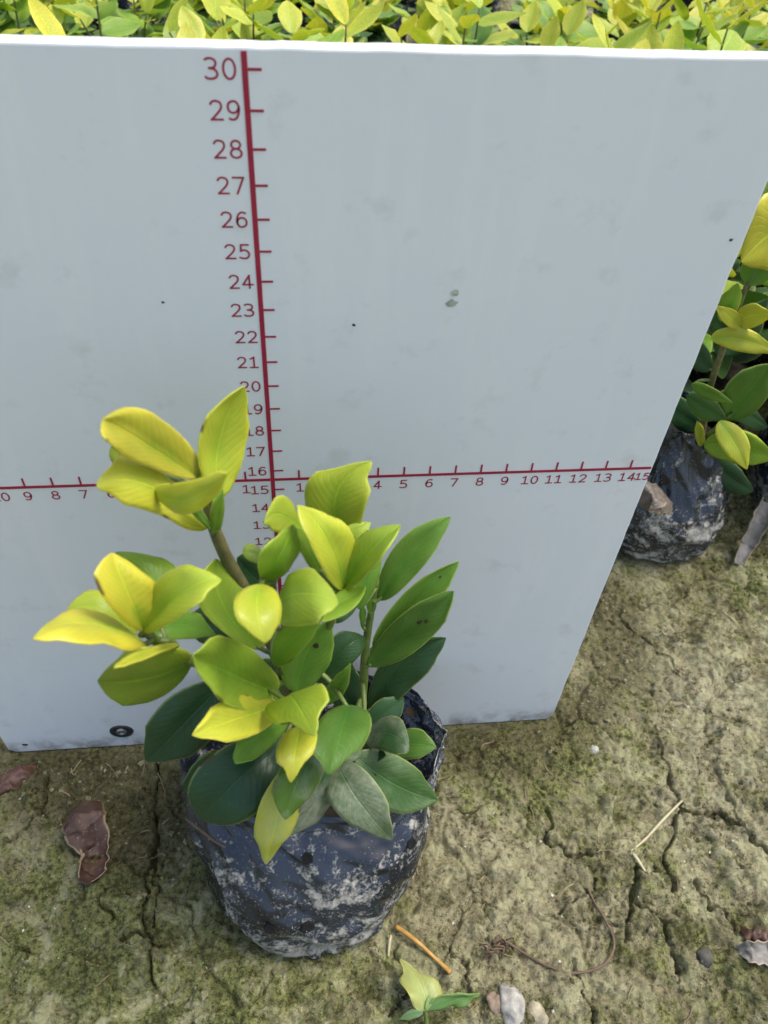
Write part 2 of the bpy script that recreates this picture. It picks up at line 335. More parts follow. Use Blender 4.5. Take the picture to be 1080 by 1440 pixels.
def onG(px, py, up=0):                        # on the bumpy surface, metres
    p = gnd(px, py)
    for _ in range(2): p = gnd(px, py, gz(p.x*100, p.y*100))
    p.z += up/100; return p

# loose crumbs of soil and moss tufts: uncountable
def scatter(name, cnt, smin, smax, mat, lab, cat, region, mask=None, spike=0):
    vs, fs = [], []; oct_ = np.array([(1,0,0),(-1,0,0),(0,1,0),(0,-1,0),(0,0,1),(0,0,-1)], float)
    of = [(0,2,4),(2,1,4),(1,3,4),(3,0,4),(2,0,5),(1,2,5),(3,1,5),(0,3,5)]
    x0, x1, y0, y1 = region; px = rng.uniform(x0, x1, cnt*3); py = rng.uniform(y0, y1, cnt*3)
    ok = np.ones(len(px), bool) if mask is None else mask(px, py) > rng.random(len(px))
    for cx, cy, r in FLAT: ok &= np.hypot(px-cx, py-cy) > r-.6
    ok &= ~((np.abs(px) < 15.6) & (np.abs(py-.3) < .9))
    px, py = px[ok][:cnt], py[ok][:cnt]; hz = gheight(px[None], py[None])[0]
    for i in range(len(px)):
        s = smin+(smax-smin)*rng.random()**3; a = rng.uniform(0, 6.28); q = oct_*rng.uniform(.6, 1.2, (6, 1))*[1, rng.uniform(.5, 1), rng.uniform(.5, .9)]*s
        if spike: q = oct_*[.35, .35, spike]*s; q[4, :2] += rng.uniform(-.8, .8, 2)*s
        c, sn = math.cos(a), math.sin(a); q = np.stack([q[:, 0]*c-q[:, 1]*sn, q[:, 0]*sn+q[:, 1]*c, q[:, 2]], 1)+[px[i], py[i], hz[i]+s*.25]
        b = len(vs)*1; vs.extend(q/100); fs.extend([(t[0]+b, t[1]+b, t[2]+b) for t in of])
    me = mesh(name, vs, fs, False); return tag(link(name, me, None, mat), lab, cat, kind='stuff')
M_CRUMB = plain('soil_crumb', (.19, .17, .11), .95, .6, 120, .3); M_PALE = plain('pale_mineral_grain', (.58, .56, .48), .9, .3, 120, .3)
M_MOSS = plain('moss_tuft', (.15, .165, .055), .9, .6, 60, .1)
scatter('soil_crumbs', 13000, .04, .2, M_GROUND, 'loose brown soil crumbs scattered over the cracked mud', 'soil', (-19, 42, -18, 22), lambda x, y: fbm(x/3, y/3, 3, 5)*1.2-.15)
scatter('pale_grains', 1500, .03, .11, M_PALE, 'tiny pale mineral grains sprinkled on the mud', 'grains', (-19, 35, -18, 18), lambda x, y: np.clip(blob(x, y, PALEB), .03, 1)**2)
scatter('moss', 16000, .03, .09, M_MOSS, 'short green moss growing on the mud', 'moss', (-19, 38, -18, 18), lambda x, y: np.clip(.1+.6*blob(x, y, MOSSB)+(fbm(x/1.2, y/1.2, 3, 15)-.5)*2.2, 0, 1), 1.4)

# ------------------------------------------------------------------ measuring board
UL, UR, VB, VT, TH = -14.98, 14.94, -4.57, 30.5, .55
board = empty('measuring_board', wld((0, .3, VB)))
bm = bmesh.new()                              # panel: slab with slightly uneven, nicked outline
edge = []
def side(a, b, k):
    for i in range(k):
        t = i/k; edge.append((a[0]+(b[0]-a[0])*t, a[1]+(b[1]-a[1])*t))
c = .35
side((UL+c, VB), (UR-c, VB), 60); side((UR-c, VB), (UR, VB+c), 2); side((UR, VB+c), (UR, VT), 70); side((UR, VT), (UL, VT), 60); side((UL, VT), (UL, VB+c), 70); side((UL, VB+c), (UL+c, VB), 2)
out = []
for i, (x, z) in enumerate(edge):
    j = (mn.noise(Vector((x*.9, z*.9, 3)))*.018+mn.noise(Vector((x*5, z*5, 5)))*.022) if VB < z else 0
    e = (x+(j if abs(x) > 14.5 else 0), max(VB, z+(j if abs(x) <= 14.5 else 0))); out.append(e)
fr = [bm.verts.new(wld((x, .0, z))) for x, z in out]; bk = [bm.verts.new(wld((x, TH, z))) for x, z in out]
bm.faces.new(fr); bm.faces.new(bk[::-1])
for i in range(len(fr)): bm.faces.new((fr[i], bk[i], bk[(i+1) % len(fr)], fr[(i+1) % len(fr)]))
bmesh.ops.recalc_face_normals(bm, faces=bm.faces)
es = [e for e in bm.edges if len(e.link_faces) == 2 and any(len(f.verts) > 10 for f in e.link_faces)]
bmesh.ops.bevel(bm, geom=es, offset=.0006, segments=2, affect='EDGES', profile=.6)
me = bpy.data.meshes.new('panel'); bm.to_mesh(me); bm.free(); link('panel', me, board, M_BOARD)
tag(board, 'white painted measuring board with crimson centimetre rulers standing behind the bagged plant', 'measuring board')
def slab(name, corners, th=.012):             # thin printed mark standing proud of the face; corners in (u,v) cm
    v = [wld((u, -.004, z)) for u, z in corners]+[wld((u, -.004-th, z)) for u, z in corners]; k = len(corners)
    f = [tuple(range(k, 2*k)), tuple(range(k))[::-1]]+[(i, (i+1) % k, k+(i+1) % k, k+i) for i in range(k)]
    me = mesh(name, v, f, False); return link(name, me, board, M_RED)
VL = 15.53
slab('vertical_ruler_line', [(-.075, 1), (.075, 1), (.075, 30.42), (-.075, 30.42)])
slab('horizontal_ruler_line', [(-14.9, VL-.06), (-.08, VL-.06), (-.08, VL+.07), (-14.9, VL+.07)]); slab('horizontal_ruler_line', [(.08, VL-.06), (14.88, VL-.06), (14.88, VL+.07), (.08, VL+.07)])
for v in range(2, 31): slab('tick_mark', [(.078, v-.035), (.42, v-.035), (.42, v+.035), (.078, v+.035)])
for u in list(range(-14, 0))+list(range(1, 15)): slab('tick_mark', [(u-.035, VL+.072), (u+.035, VL+.072), (u+.03, VL+.46), (u-.04, VL+.46)])
GLYPH = {'0': [[(.5+.43*math.cos(6.2832*i/22+1.6), .5+.5*math.sin(6.2832*i/22+1.6)) for i in range(23)]],
 '1': [[(.52, 0), (.52, 1)], [(.14, .84), (.52, 1)], [(.1, 0), (.94, 0)]],
 '2': ['c', [(.08, .83), (.22, .96), (.48, 1), (.78, .92), (.88, .72), (.76, .5), (.45, .26), (.1, .0)], [(.08, 0), (.92, 0)]],
 '3': ['c', [(.1, .94), (.3, 1), (.55, 1), (.8, .9), (.84, .72), (.68, .56), (.36, .52)], [(.36, .52), (.72, .47), (.92, .28), (.8, .07), (.48, 0), (.2, .01), (.05, .08)]],
 '4': [[(.66, 0), (.66, 1)], [(.66, 1), (.04, .28)], [(.04, .28), (.97, .28)]],
 '5': ['c', [(.86, 1), (.2, 1)], [(.2, 1), (.17, .55)], [(.17, .55), (.45, .63), (.78, .53), (.92, .31), (.78, .07), (.44, 0), (.06, .07)]],
 '6': ['c', [(.84, .94), (.6, 1), (.3, .9), (.12, .6), (.1, .3), (.26, .06), (.52, 0), (.82, .1), (.92, .33), (.8, .55), (.52, .63), (.24, .54), (.1, .34)]],
 '7': [[(.05, 1), (.92, 1)], [(.92, 1), (.36, 0)]],
 '8': [[(.5+.36*math.cos(6.2832*i/18), .765+.235*math.sin(6.2832*i/18)) for i in range(19)], [(.5+.43*math.cos(6.2832*i/20), .265+.265*math.sin(6.2832*i/20)) for i in range(21)]]}
GLYPH['9'] = ['c', [(1-x, 1-y) for x, y in GLYPH['6'][1]]]
def crom(P, sub=4):
    if len(P) < 3: return P
    Q = []
    for i in range(len(P)-1):
        p0, p1, p2, p3 = [Vector(P[k]) for k in (max(i-1, 0), i, i+1, min(i+2, len(P)-1))]
        for k in range(sub): t = k/sub; Q.append(tuple(.5*((2*p1)+(p2-p0)*t+(2*p0-5*p1+4*p2-p3)*t*t+(3*p1-p0-3*p2+p3)*t**3)))
    return Q+[P[-1]]
def numeral(txt, u, v, al, gw=.29, gh=.40, adv=.375, st=.028, sc=1):
    gw *= sc; gh *= sc; adv *= sc; V, Fc = [], []; wid = adv*(len(txt)-1)+gw; x0 = u-wid if al == 'RIGHT' else u-wid/2; z0 = v-gh/2; lay = 0
    x0 += random.uniform(-.02, .02)
    for k, ch in enumerate(txt):
        g = GLYPH[ch]; cur = g[0] == 'c'
        for stroke in (g[1:] if cur else g):
            P = [Vector((x0+k*adv+x*gw, z0+y*gh)) for x, y in (crom(stroke) if cur else stroke)]; lay += 1; closed = (P[0]-P[-1]).length < .002
            for i, p in enumerate(P):
                a = P[max(i-1, 0)] if not closed else P[(i-1) if i else len(P)-2]; b = P[min(i+1, len(P)-1)] if not closed else P[(i+1) if i < len(P)-1 else 1]
                d = (b-a).normalized(); nn = Vector((-d.y, d.x)); ext = Vector((0, 0)) if closed else (-d*st*.9 if i == 0 else d*st*.9 if i == len(P)-1 else Vector((0, 0)))
                for sg in (1, -1): q = p+nn*st*sg+ext; V.append(wld((q.x, -.008-.0015*lay, q.y)))
                if i: m = len(V); Fc.append((m-4, m-3, m-1, m-2))
    me = mesh('numeral', V, Fc, False); link('numeral', me, board, M_RED)
for v in range(2, 31): numeral(str(v), -.2, v, 'RIGHT', sc=1+max(0, v-20)*.018)
for u in range(1, 15): numeral(str(u), u+.02, VL-.46, 'CENTER'); numeral(str(u), -u-.02, VL-.46, 'CENTER')
numeral('15', 14.64, VL-.46, 'CENTER', sc=.85); numeral('15', -14.5, VL-.46, 'CENTER')
# countersunk screw near the lower left
sc = at(171, 1028, 0)
def ring(c, prof, seg=28):
    v = [c+Vector((r*math.cos(2*math.pi*j/seg), y, r*math.sin(2*math.pi*j/seg)))/100 for r, y in prof for j in range(seg)]
    return mesh('ring', v, gridfaces(len(prof), seg, True)+[tuple((len(prof)-1)*seg+j for j in range(seg))])
M_STEEL = plain('dull_steel', (.30, .31, .31), .4, .3, 400, .2); M_STEEL.node_tree.nodes['Principled BSDF'].inputs['Metallic'].default_value = .8
M_BLACK = plain('black_rubber', (.02, .022, .025), .5, .3, 300, .2); M_HOLE = plain('hole_dark', (.004, .004, .004), 1, .3, 300, .2)
s = link('screw', ring(sc, [(.62, .0), (.6, -.05), (.52, -.09), (.42, -.06), (.36, -.03), (.3, -.03)]), board, M_BLACK)
link('screw_head', ring(sc, [(.3, -.028), (.27, -.1), (.2, -.13), (.16, -.12), (.12, -.06), (.05, -.05)]), s, M_STEEL)

# ------------------------------------------------------------------ leaves
TONES = [(0, (.56, .53, .055)), (.15, (.47, .52, .05)), (.3, (.26, .41, .04)), (.45, (.15, .30, .035)), (.6, (.09, .19, .03)), (.8, (.046, .118, .034)), (1, (.030, .082, .038))]
def tone(t):
    for (a, ca), (b, cb) in zip(TONES[:-1], TONES[1:]):
        if t <= b: k = (t-a)/(b-a); return tuple(x+(y-x)*k for x, y in zip(ca, cb))
    return TONES[-1][1]
def leafmesh(b, t, A, B, Mp=None, sag=.0, cup=.18, blunt=0, tipc=0., wav=.03, rows=16, half=5, th=.00035, pk=.5, drip=.0, seed=0):
    """a blade from base b to tip t whose widest margins lie at A and B; all Vectors in metres"""
    Mm = Mp or (A+B)*.5
    ax = t-b; L = ax.length; sv = (A-B); N = ax.cross(sv).normalized()
    view = (cam.location-Mm).normalized()
    if N.dot(view) < 0: N = -N
    Mm = Mm-N*sag*L
    ctl = Mm*2-(b+t)*.5
    p1 = .6-.1*blunt; p2 = .72-.3*blunt; drip = max(drip, .18 if blunt < .5 else 0)
    s0 = p1/(p1+p2); nm = s0**p1*(1-s0)**p2
    V, UV = [], []; cols = 2*half+1
    sA, sB = (A-Mm)*1.06, (B-Mm)*1.06
    for i in range(rows+1):
        s = i/rows; s = .5-.5*math.cos(math.pi*s) if True else s
        m = b*(1-s)**2+ctl*2*s*(1-s)+t*s*s
        w = (s**p1*(1-s)**p2)/nm if 0 < s < 1 else 0
        if drip and s > .7: w *= 1-drip*math.sin((s-.7)/.3*math.pi)
        if s > .9: w *= 1-.35*math.sin((s-.9)/.1*math.pi/2)
        w = max(w, .006)
        tc = -N*tipc*L*max(0, s-.72)**2*8
        for j in range(cols):
            r = (j-half)/half; r = math.copysign(abs(r)**.85, r); sd_ = sA if r < 0 else sB; a = abs(r)
            rip = wav*L*mn.noise(Vector((s*4.2+seed*7.1, r*1.3+seed, seed*3.3)))*(.35+a)
            q = m+sd_*(a*w)+N*(-cup*sd_.length*w*(a-a*a)*1.6*-1+rip*min(1, w*1.5))+tc-N*(max(0, .12-a)*.09*w*sA.length)
            V.append(q); UV.append((s, (r+1)/2))
    return mesh('leaf', V, gridfaces(rows+1, cols), True, UV)
def solid(o, th):
    md = o.modifiers.new('thickness', 'SOLIDIFY'); md.thickness = th; md.offset = 0
def add_leaf(parent, me, t=.5, dust=0, th=.0004, jit=.12):
    o = link('leaf', me, parent, M_LEAF); c = tone(t); k = 1+random.uniform(-jit, jit); o.color = (c[0]*k, c[1]*k, c[2]*k, 1-dust); solid(o, th); return o

def nearest(p, stems):
    best = None
    for st in stems:
        for a, b in zip(st[:-1], st[1:]):
            d = b-a; k = max(0, min(1, (p-a).dot(d)/d.length_squared)); q = a+d*k
            if best is None or (q-p).length < best[0]: best = ((q-p).length, q)
    return best
def plant_from_photo(root, leaves, stems, dshift=0, maxpet=.035):
    S = []
    for pts, r0, r1, mt in stems:
        q = [at(x, y, d+dshift) for x, y, d in pts]; S.append(q)
        link('stem', tube(q, [r0+(r1-r0)*i/(len(q)-1) for i in range(len(q))], 9, 5, .12), root, mt)
    for i, L in enumerate(leaves):
        b, t, A, B, tn = L[:5]; k = dict(L[5]) if len(L) > 5 else {}
        P = [at(x, y, d+dshift) for x, y, d in (b, t, A, B)]
        dust = k.pop('dust', 0); pet = k.pop('pet', True)
        me = leafmesh(*P, seed=i+1, **k); o = add_leaf(root, me, tn, dust)
        if pet:
            nr = nearest(P[0], S)
            if .001 < nr[0] < maxpet:
                ax = (P[1]-P[0]).normalized(); mid = (P[0]+nr[1])*.5-ax*.002
                pt = link('petiole', tube([nr[1], mid, P[0]+ax*.0015], [.0011, .0009, .0007], 7, 4), root, M_GSTEM)

# ------------------------------------------------------------------ grow bag builder
def bagmesh(rings, seg=220, amp=.16, seed=0, rows=110, rim=.0):
    """rings: (z, cx, cy, rx, ry) in cm from the ground up; crumpled film"""
    zs = np.array([r[0] for r in rings], float); kk = np.arange(len(rings)); T = np.linspace(0, len(rings)-1, rows)
    I = [np.interp(T, kk, [r[c] for r in rings]) for c in range(5)]
    for c in range(5):                          # soften the profile
        v = I[c].copy()
        for _ in range(3): v[1:-1] = (v[:-2]+2*v[1:-1]+v[2:])/4
        I[c] = v
    V = []
    for i in range(rows):
        for j in range(seg):
            a = 2*math.pi*j/seg; ca, sa = math.cos(a), math.sin(a); q = Vector((ca*3+seed, sa*3, T[i]*.8))
            f = min(1, i/6)
            fold = mn.noise(Vector((a*2.2+seed, I[0][i]*.35+3*mn.noise(Vector((a*.8, I[0][i]*.2, seed))), seed)))
            qd = Vector((q.x+q.z*.7, q.y-q.z*.4, q.z*1.1)); wq = mn.noise_vector(qd*.5+Vector((seed, 1, 2)))*.9
            rd = 1-2*abs(mn.noise((qd+wq)*.55+Vector((0, 0, seed)))); rd2 = 1-2*abs(mn.noise((qd+wq*.6)*1.25+Vector((4, 0, seed)))); rd3 = 1-2*abs(mn.noise(Vector((q.x*2.2+q.z*1.2, q.y*2.2+q.z*.8, q.z*.7))+wq*.8+Vector((7, 0, seed)))); rd4 = 1-2*abs(mn.noise(Vector((q.x*.8, q.y*.8, q.z*2.6+q.x*.9))+wq+Vector((1, 5, seed))))
            dsp = (1.0*amp*rd+.3*amp*rd2+.38*amp*rd3+.35*amp*rd4+.8*amp*fold-1.0*amp)*f
            tz = mn.noise(q*.9+Vector((9, 9, seed)))*.28*f*(.4+i/rows)
            V.append(Vector((I[1][i]+ca*(I[3][i]+dsp), I[2][i]+sa*(I[4][i]+dsp), I[0][i]+tz))/100)
    f = gridfaces(rows, seg, True); f.append(tuple(range(seg))[::-1])
    return mesh('grow_bag', V, f)
def soilmesh(cx, cy, rx, ry, z, seed=0):
    V = []; N_, S_ = 22, 60
    for i in range(N_):
        for j in range(S_):
            a = 2*math.pi*j/S_; r = (i+.02)/(N_-1); x, y = cx+rx*r*math.cos(a), cy+ry*r*math.sin(a)
            V.append(Vector((x, y, z+.5*mn.noise(Vector((x*.8, y*.8, seed)))+.3*mn.noise(Vector((x*2.4, y*2.4, seed)))-.5*r**4))/100)
    return mesh('soil', V, gridfaces(N_, S_, True)+[tuple(range(S_))[::-1]])

# ------------------------------------------------------------------ the bagged shrub in front of the board
plant = empty('potted_shrub', Vector((.008, -.066, 0)))
tag(plant, 'yellow and green leaved young shrub in dusty black grow bag in front of the board', 'potted plant')
bag = link('grow_bag', bagmesh([(.0, .9, -6.8, 3.9, 3.9), (.1, .9, -6.85, 4.3, 4.3), (.6, .9, -6.85, 4.55, 4.6), (2.0, .95, -6.75, 4.85, 4.85), (3.6, 1.05, -6.5, 5.15, 5.0), (5.2, 1.15, -6.0, 5.45, 4.8), (6.5, 1.2, -5.2, 5.65, 4.3), (7.2, 1.25, -4.6, 5.75, 3.9), (7.7, 1.3, -4.3, 5.8, 3.7)], seed=2.3, amp=.3), plant, M_BAG)
solid(bag, .0003)
link('soil', soilmesh(1.05, -5.0, 5.0, 3.6, 5.4, 1), plant, M_SOIL)
STEMS = [
 ([(432,1090,-6.3),(415,1000,-6.4),(388,915,-6.0),(345,832,-5.6),(320,787,-5.5),(301,742,-5.5),(287,690,-5.4)], .0032, .0016, M_STEM),
 ([(396,962,-6.6),(330,945,-7.8),(255,925,-8.6),(206,890,-9.1)], .0020, .0013, M_GSTEM),
 ([(412,985,-6.5),(452,905,-7),(480,830,-7.5)], .0021, .0012, M_GSTEM),
 ([(470,1090,-6),(506,1000,-5.3),(514,912,-5.3),(522,860,-5.3),(530,816,-5.3)], .0022, .0009, M_GSTEM),
 ([(398,950,-6.5),(385,870,-7.2),(376,815,-7.8)], .0018, .0011, M_GSTEM)]
F = dict
LEAVES = [
 # top shoot
 ((276,670,-5.2),(144,590,-7.2),(224,590,-5.8),(178,640,-7.4),.03,F(blunt=.8,sag=.05)),
 ((290,690,-5.2),(238,603,-4.6),(271,632,-4.8),(252,650,-4.9),.2,F()),
 ((216,660,-5),(156,630,-4.2),(178,622,-4.4),(165,655,-4.6),.2,F()),
 ((306,697,-5.4),(343,543,-4.2),(282,612,-5.0),(343,628,-4.6),.17,F(sag=.06,blunt=.3)),
 ((292,740,-5.8),(136,684,-7.8),(196,648,-6.4),(206,718,-7.4),.08,F(blunt=.25,drip=.35,sag=-.03)),
 ((218,690,-6.8),(319,666,-8.8),(268,678,-8.2),(264,722,-8.2),.14,F(sag=-.03,blunt=.5,pet=False)),
 ((303,750,-5.9),(312,688,-5.8),(297,715,-6.1),(315,718,-5.8),.35,F()),
 ((297,745,-6.0),(262,700,-6.6),(272,722,-6.6),(284,716,-6.2),.4,F()),
 # left shoot
 ((204,888,-9.1),(157,778,-8.6),(141,828,-9.6),(224,835,-8.8),.02,F(blunt=.3,sag=.07)),
 ((203,887,-9.2),(311,816,-9.3),(243,803,-8.8),(264,857,-10),.22,F(sag=.05,blunt=.2,drip=.3)),
 ((222,868,-8),(163,777,-6.6),(184,830,-7.6),(246,800,-6.6),.33,F(blunt=.3)),
 ((192,888,-8.6),(95,858,-8.2),(138,832,-7.8),(150,882,-8.8),.2,F(pet=False)),
 ((206,908,-9.4),(47,899,-11.2),(116,861,-9.2),(128,903,-11),.03,F(sag=-.02,drip=.2)),
 ((214,888,-8.4),(303,893,-7.2),(262,860,-7.4),(256,898,-8.4),.5,F()),
 ((270,930,-8.2),(138,957,-9.6),(204,914,-9.8),(196,990,-8.8),.25,F(blunt=.4)),
 ((252,907,-9.2),(160,940,-11.4),(190,918,-10.6),(190,932,-11.0),.1,F(drip=.3)),
 # middle
 ((364,914,-7),(304,786,-5.6),(282,850,-6.8),(350,848,-6.0),.28,F(sag=.05,blunt=.3)),
 ((366,822,-8.4),(373,904,-10.4),(330,856,-9.8),(394,858,-9.6),.16,F(sag=.03,blunt=.2,drip=.2)),
 ((386,862,-7.8),(475,848,-10),(424,801,-8.4),(424,876,-10.2),.25,F(blunt=.45,sag=-.04)),
 ((387,936,-8.4),(456,862,-9),(396,884,-8.8),(428,908,-8.8),.36,F()),
 ((418,972,-7.8),(463,872,-7.2),(402,926,-8.0),(463,926,-7.4),.48,F(sag=.05)),
 ((448,963,-6.6),(513,897,-5.6),(470,896,-6),(496,930,-6.4),.85,F(blunt=.3)),
 ((500,998,-4.9),(488,924,-4.2),(462,975,-4.6),(508,965,-4.5),.97,F(blunt=.3)),
 ((388,974,-8.2),(271,921,-10.6),(338,906,-9.4),(322,990,-10.4),.28,F(sag=.05,blunt=.35)),
 ((398,990,-8.4),(270,1034,-11.6),(322,984,-10.2),(344,1037,-11.0),.1,F(drip=.35,sag=.02)),
 ((402,984,-9),(442,1035,-11.8),(378,1008,-10.4),(457,970,-10.2),.25,F(sag=-.03,drip=.45)),
 ((404,1014,-8.4),(331,1074,-10.6),(344,1034,-9.6),(370,1058,-10.0),.46,F(blunt=.2)),
 ((422,1022,-9.6),(409,1100,-11.8),(390,1056,-11),(444,1044,-10.8),.1,F(drip=.4)),
 ((314,958,-7.2),(206,1070,-8.6),(222,1000,-7.8),(288,1046,-8.4),.92,F(blunt=.2,sag=.03,drip=.2)),
 ((404,1036,-8.4),(283,1152,-10.6),(292,1070,-9.6),(374,1128,-10.6),.97,F(blunt=.75,sag=.03)),
 ((314,1062,-7.4),(256,1104,-8.6),(280,1068,-8.0),(282,1118,-8.4),.95,F()),
 ((408,1072,-9.8),(374,1215,-11.6),(361,1150,-11.2),(418,1146,-11.0),.14,F(dust=.35,drip=.3)),
 ((446,1050,-9.6),(401,1152,-11.8),(388,1094,-11.0),(446,1102,-10.8),.6,F(dust=.5)),
 ((460,1084,-9.4),(405,1176,-10.9),(414,1130,-10.5),(458,1140,-10.2),.82,F(dust=.5)),
 ((474,1072,-8.8),(551,1181,-11.2),(472,1138,-10.6),(532,1108,-10.2),.74,F(dust=.4,blunt=.2,sag=.02)),
 ((500,1062,-7.8),(615,1125,-8.8),(572,1072,-7.8),(546,1138,-9.2),.72,F(dust=.15,sag=.03)),
 ((490,992,-8.2),(462,1089,-11.4),(441,1034,-10.4),(518,1030,-9.8),.6,F(sag=.04,drip=.35,blunt=.2)),
 ((512,1038,-7),(575,1056,-8.4),(556,1008,-6.9),(544,1056,-8.2),.82,F(dust=.3,blunt=.4)),
 ((542,1050,-6),(613,1051,-6.8),(584,1025,-5.9),(578,1067,-7.0),.62,F(pet=True)),
 ((516,1024,-6),(567,981,-5.2),(530,988,-5.4),(556,1014,-5.9),.9,F(blunt=.2)),
 ((508,1048,-8),(480,1069,-8.9),(496,1050,-8.4),(500,1068,-8.7),.8,F(dust=.4)),
 ((502,1060,-7),(543,1062,-7.9),(524,1044,-7.1),(524,1072,-7.8),.85,F()),
 ((456,990,-7),(490,943,-8),(466,958,-7.6),(484,972,-7.6),.42,F(tipc=.1)),
 # upper middle shoot
 ((482,768,-5.2),(521,649,-4.6),(432,684,-4.6),(512,712,-5.4),.2,F(drip=.4,blunt=.35,sag=.04)),
 ((482,830,-7.4),(418,711,-7.2),(438,768,-8),(494,752,-6.9),.16,F(sag=.05)),
 ((482,832,-7.4),(564,739,-7),(500,762,-6.9),(534,786,-8.0),.28,F(sag=.05,blunt=.2)),
 ((490,780,-6),(521,735,-5.4),(486,744,-5.6),(512,756,-5.8),.24,F()),
 ((376,817,-7.8),(412,738,-7.2),(369,776,-8.4),(417,782,-7.6),.3,F(blunt=.3,drip=.2)),
 ((452,806,-7),(415,742,-6.8),(424,778,-7.2),(446,762,-6.6),.36,F()),
 ((428,748,-6.2),(371,736,-7.2),(396,698,-6),(392,748,-7),.22,F(drip=.3)),
 ((374,786,-6.6),(341,776,-6.4),(355,766,-6.2),(356,790,-6.7),.28,F(blunt=.5)),
 ((388,836,-5.4),(334,784,-5),(366,782,-5),(346,836,-5.4),.92,F()),
 ((440,872,-8.4),(516,828,-7.8),(474,834,-7.6),(486,862,-8.4),.33,F(tipc=-.1,blunt=.3)),
 ((504,856,-6.2),(536,787,-5.4),(507,802,-5.8),(528,822,-5.8),.5,F()),
 ((468,874,-6.4),(505,846,-6),(480,850,-6.1),(490,868,-6.4),.85,F()),
 # dark filling leaves round the stem
 ((420,1000,-6),(360,930,-5),(372,975,-5.4),(402,935,-5),.85,F()),
 ((430,1000,-6),(470,930,-4.8),(436,945,-5),(470,972,-5.4),.9,F()),
 ((470,1040,-6),(520,1000,-5),(485,1000,-5.2),(515,1030,-5.8),.92,F()),
 ((340,880,-5.6),(250,880,-5),(300,850,-5),(300,905,-5.8),.8,F()),
 ((436,860,-6),(470,790,-5.2),(432,815,-5.6),(472,835,-5.8),.6,F()),
 ((430,1040,-7.2),(380,1000,-7.0),(395,1030,-7.6),(410,1000,-6.6),.9,F()),
 # right shoot
 ((534,843,-5.4),(633,727,-4.4),(562,762,-4.8),(596,794,-5.4),.52,F(sag=.04,blunt=.15)),
 ((526,912,-5.2),(645,789,-4.2),(570,834,-4.6),(612,846,-5),.52,F(sag=.03)),
 ((519,937,-5.5),(638,831,-5.2),(566,864,-5.2),(606,896,-5.9),.6,F(sag=.02)),
 ((521,998,-5),(627,897,-4.4),(552,916,-4.5),(592,952,-5.1),.9,F(sag=.04)),
 ((521,864,-5.4),(530,812,-5.3),(517,840,-5.6),(531,842,-5.2),.45,F()),
 ((511,884,-5.4),(508,846,-5.8),(506,866,-5.8),(514,864,-5.5),.5,F()),
]
plant_from_photo(plant, LEAVES, STEMS)
# ------------------------------------------------------------------ background shrubs
M_DEAD = plain('dead_leaf_brown', (.13, .06, .035), .6, .4, 160, .4)
shrub = empty('potted_shrub', Vector((.254, .148, 0)))
tag(shrub, 'bagged shrub at the right edge of the board, its dirty black bag partly hidden', 'potted plant')
b2 = link('grow_bag', bagmesh([(.0, 25.4, 14.8, 3.2, 3.2), (.15, 25.4, 14.8, 3.9, 3.8), (.9, 25.4, 14.8, 4.3, 4.2), (2.6, 25.4, 14.8, 4.5, 4.4), (4.2, 25.5, 15.0, 4.1, 4.0), (6.0, 25.8, 15.4, 3.2, 3.1), (8.0, 26.0, 15.6, 2.4, 2.3), (9.2, 26.1, 15.6, 2.2, 2.1)], seed=8.1, amp=.3), shrub, M_BAG); solid(b2, .0003)
link('soil', soilmesh(26.0, 15.6, 2.1, 2.0, 7.8, 4), shrub, M_SOIL)
BST = [([(975,690,14.6),(985,620,14),(1000,540,13.6),(1030,455,13.2),(1050,400,13)], .0026, .0012, M_STEM), ([(985,620,14),(1010,600,13),(1030,580,12.8)], .0018, .001, M_GSTEM)]
BLV = [
 ((1116,320,13),(1042,368,11.4),(1076,276,12),(1096,372,12.4),.03,F(blunt=.3)),
 ((1014,452,13),(1037,398,12.6),(1014,420,12.6),(1040,426,12.8),.35,F(blunt=.3)),
 ((1030,456,13),(1086,442,11.8),(1055,428,12.4),(1062,458,12.4),.1,F()),
 ((1048,466,13),(1006,430,12),(1020,455,12.2),(1038,440,12.6),.08,F()),
 ((1000,475,13),(1094,496,12),(1046,462,12.6),(1046,494,12.2),.1,F(blunt=.2)),
 ((1018,588,13),(1084,512,12.4),(1030,535,12.6),(1072,568,12.6),.55,F(blunt=.2)),
 ((972,541,13.4),(1030,566,12.4),(1000,544,12.8),(998,562,12.8),.42,F()),
 ((966,556,13.6),(1022,590,12.6),(1002,562,13),(985,588,13),.7,F()),
 ((986,628,13.4),(980,592,13),(978,612,13),(990,606,13),.15,F()),
 ((990,625,13.2),(1090,644,12),(1044,606,12.4),(1040,652,12.4),.3,F(sag=.04)),
 ((1012,592,12.6),(1050,660,11),(1016,630,11.6),(1050,616,11.8),.15,F()),
 ((1000,520,13.6),(950,480,14.2),(965,510,14),(985,480,14),.9,F()), ((1010,500,14.5),(1080,420,15),(1020,455,15),(1060,480,14.6),.85,F()),
 ((985,600,14.5),(930,560,15),(950,600,14.6),(960,560,15),.92,F()), ((990,640,14.6),(930,640,15),(960,615,15),(960,660,14.4),.95,F()),
 ((1010,560,15),(1080,600,15),(1040,555,15.2),(1050,600,14.8),.9,F()), ((1020,470,14),(1000,400,14.5),(990,440,14.4),(1025,430,14.3),.8,F()),
 ((1050,400,13),(1090,330,13),(1050,360,13.2),(1090,380,12.8),.5,F()), ((990,640,13.8),(1060,690,13),(1030,650,13.4),(1020,690,13),.95,F()),
]
plant_from_photo(shrub, BLV, BST)

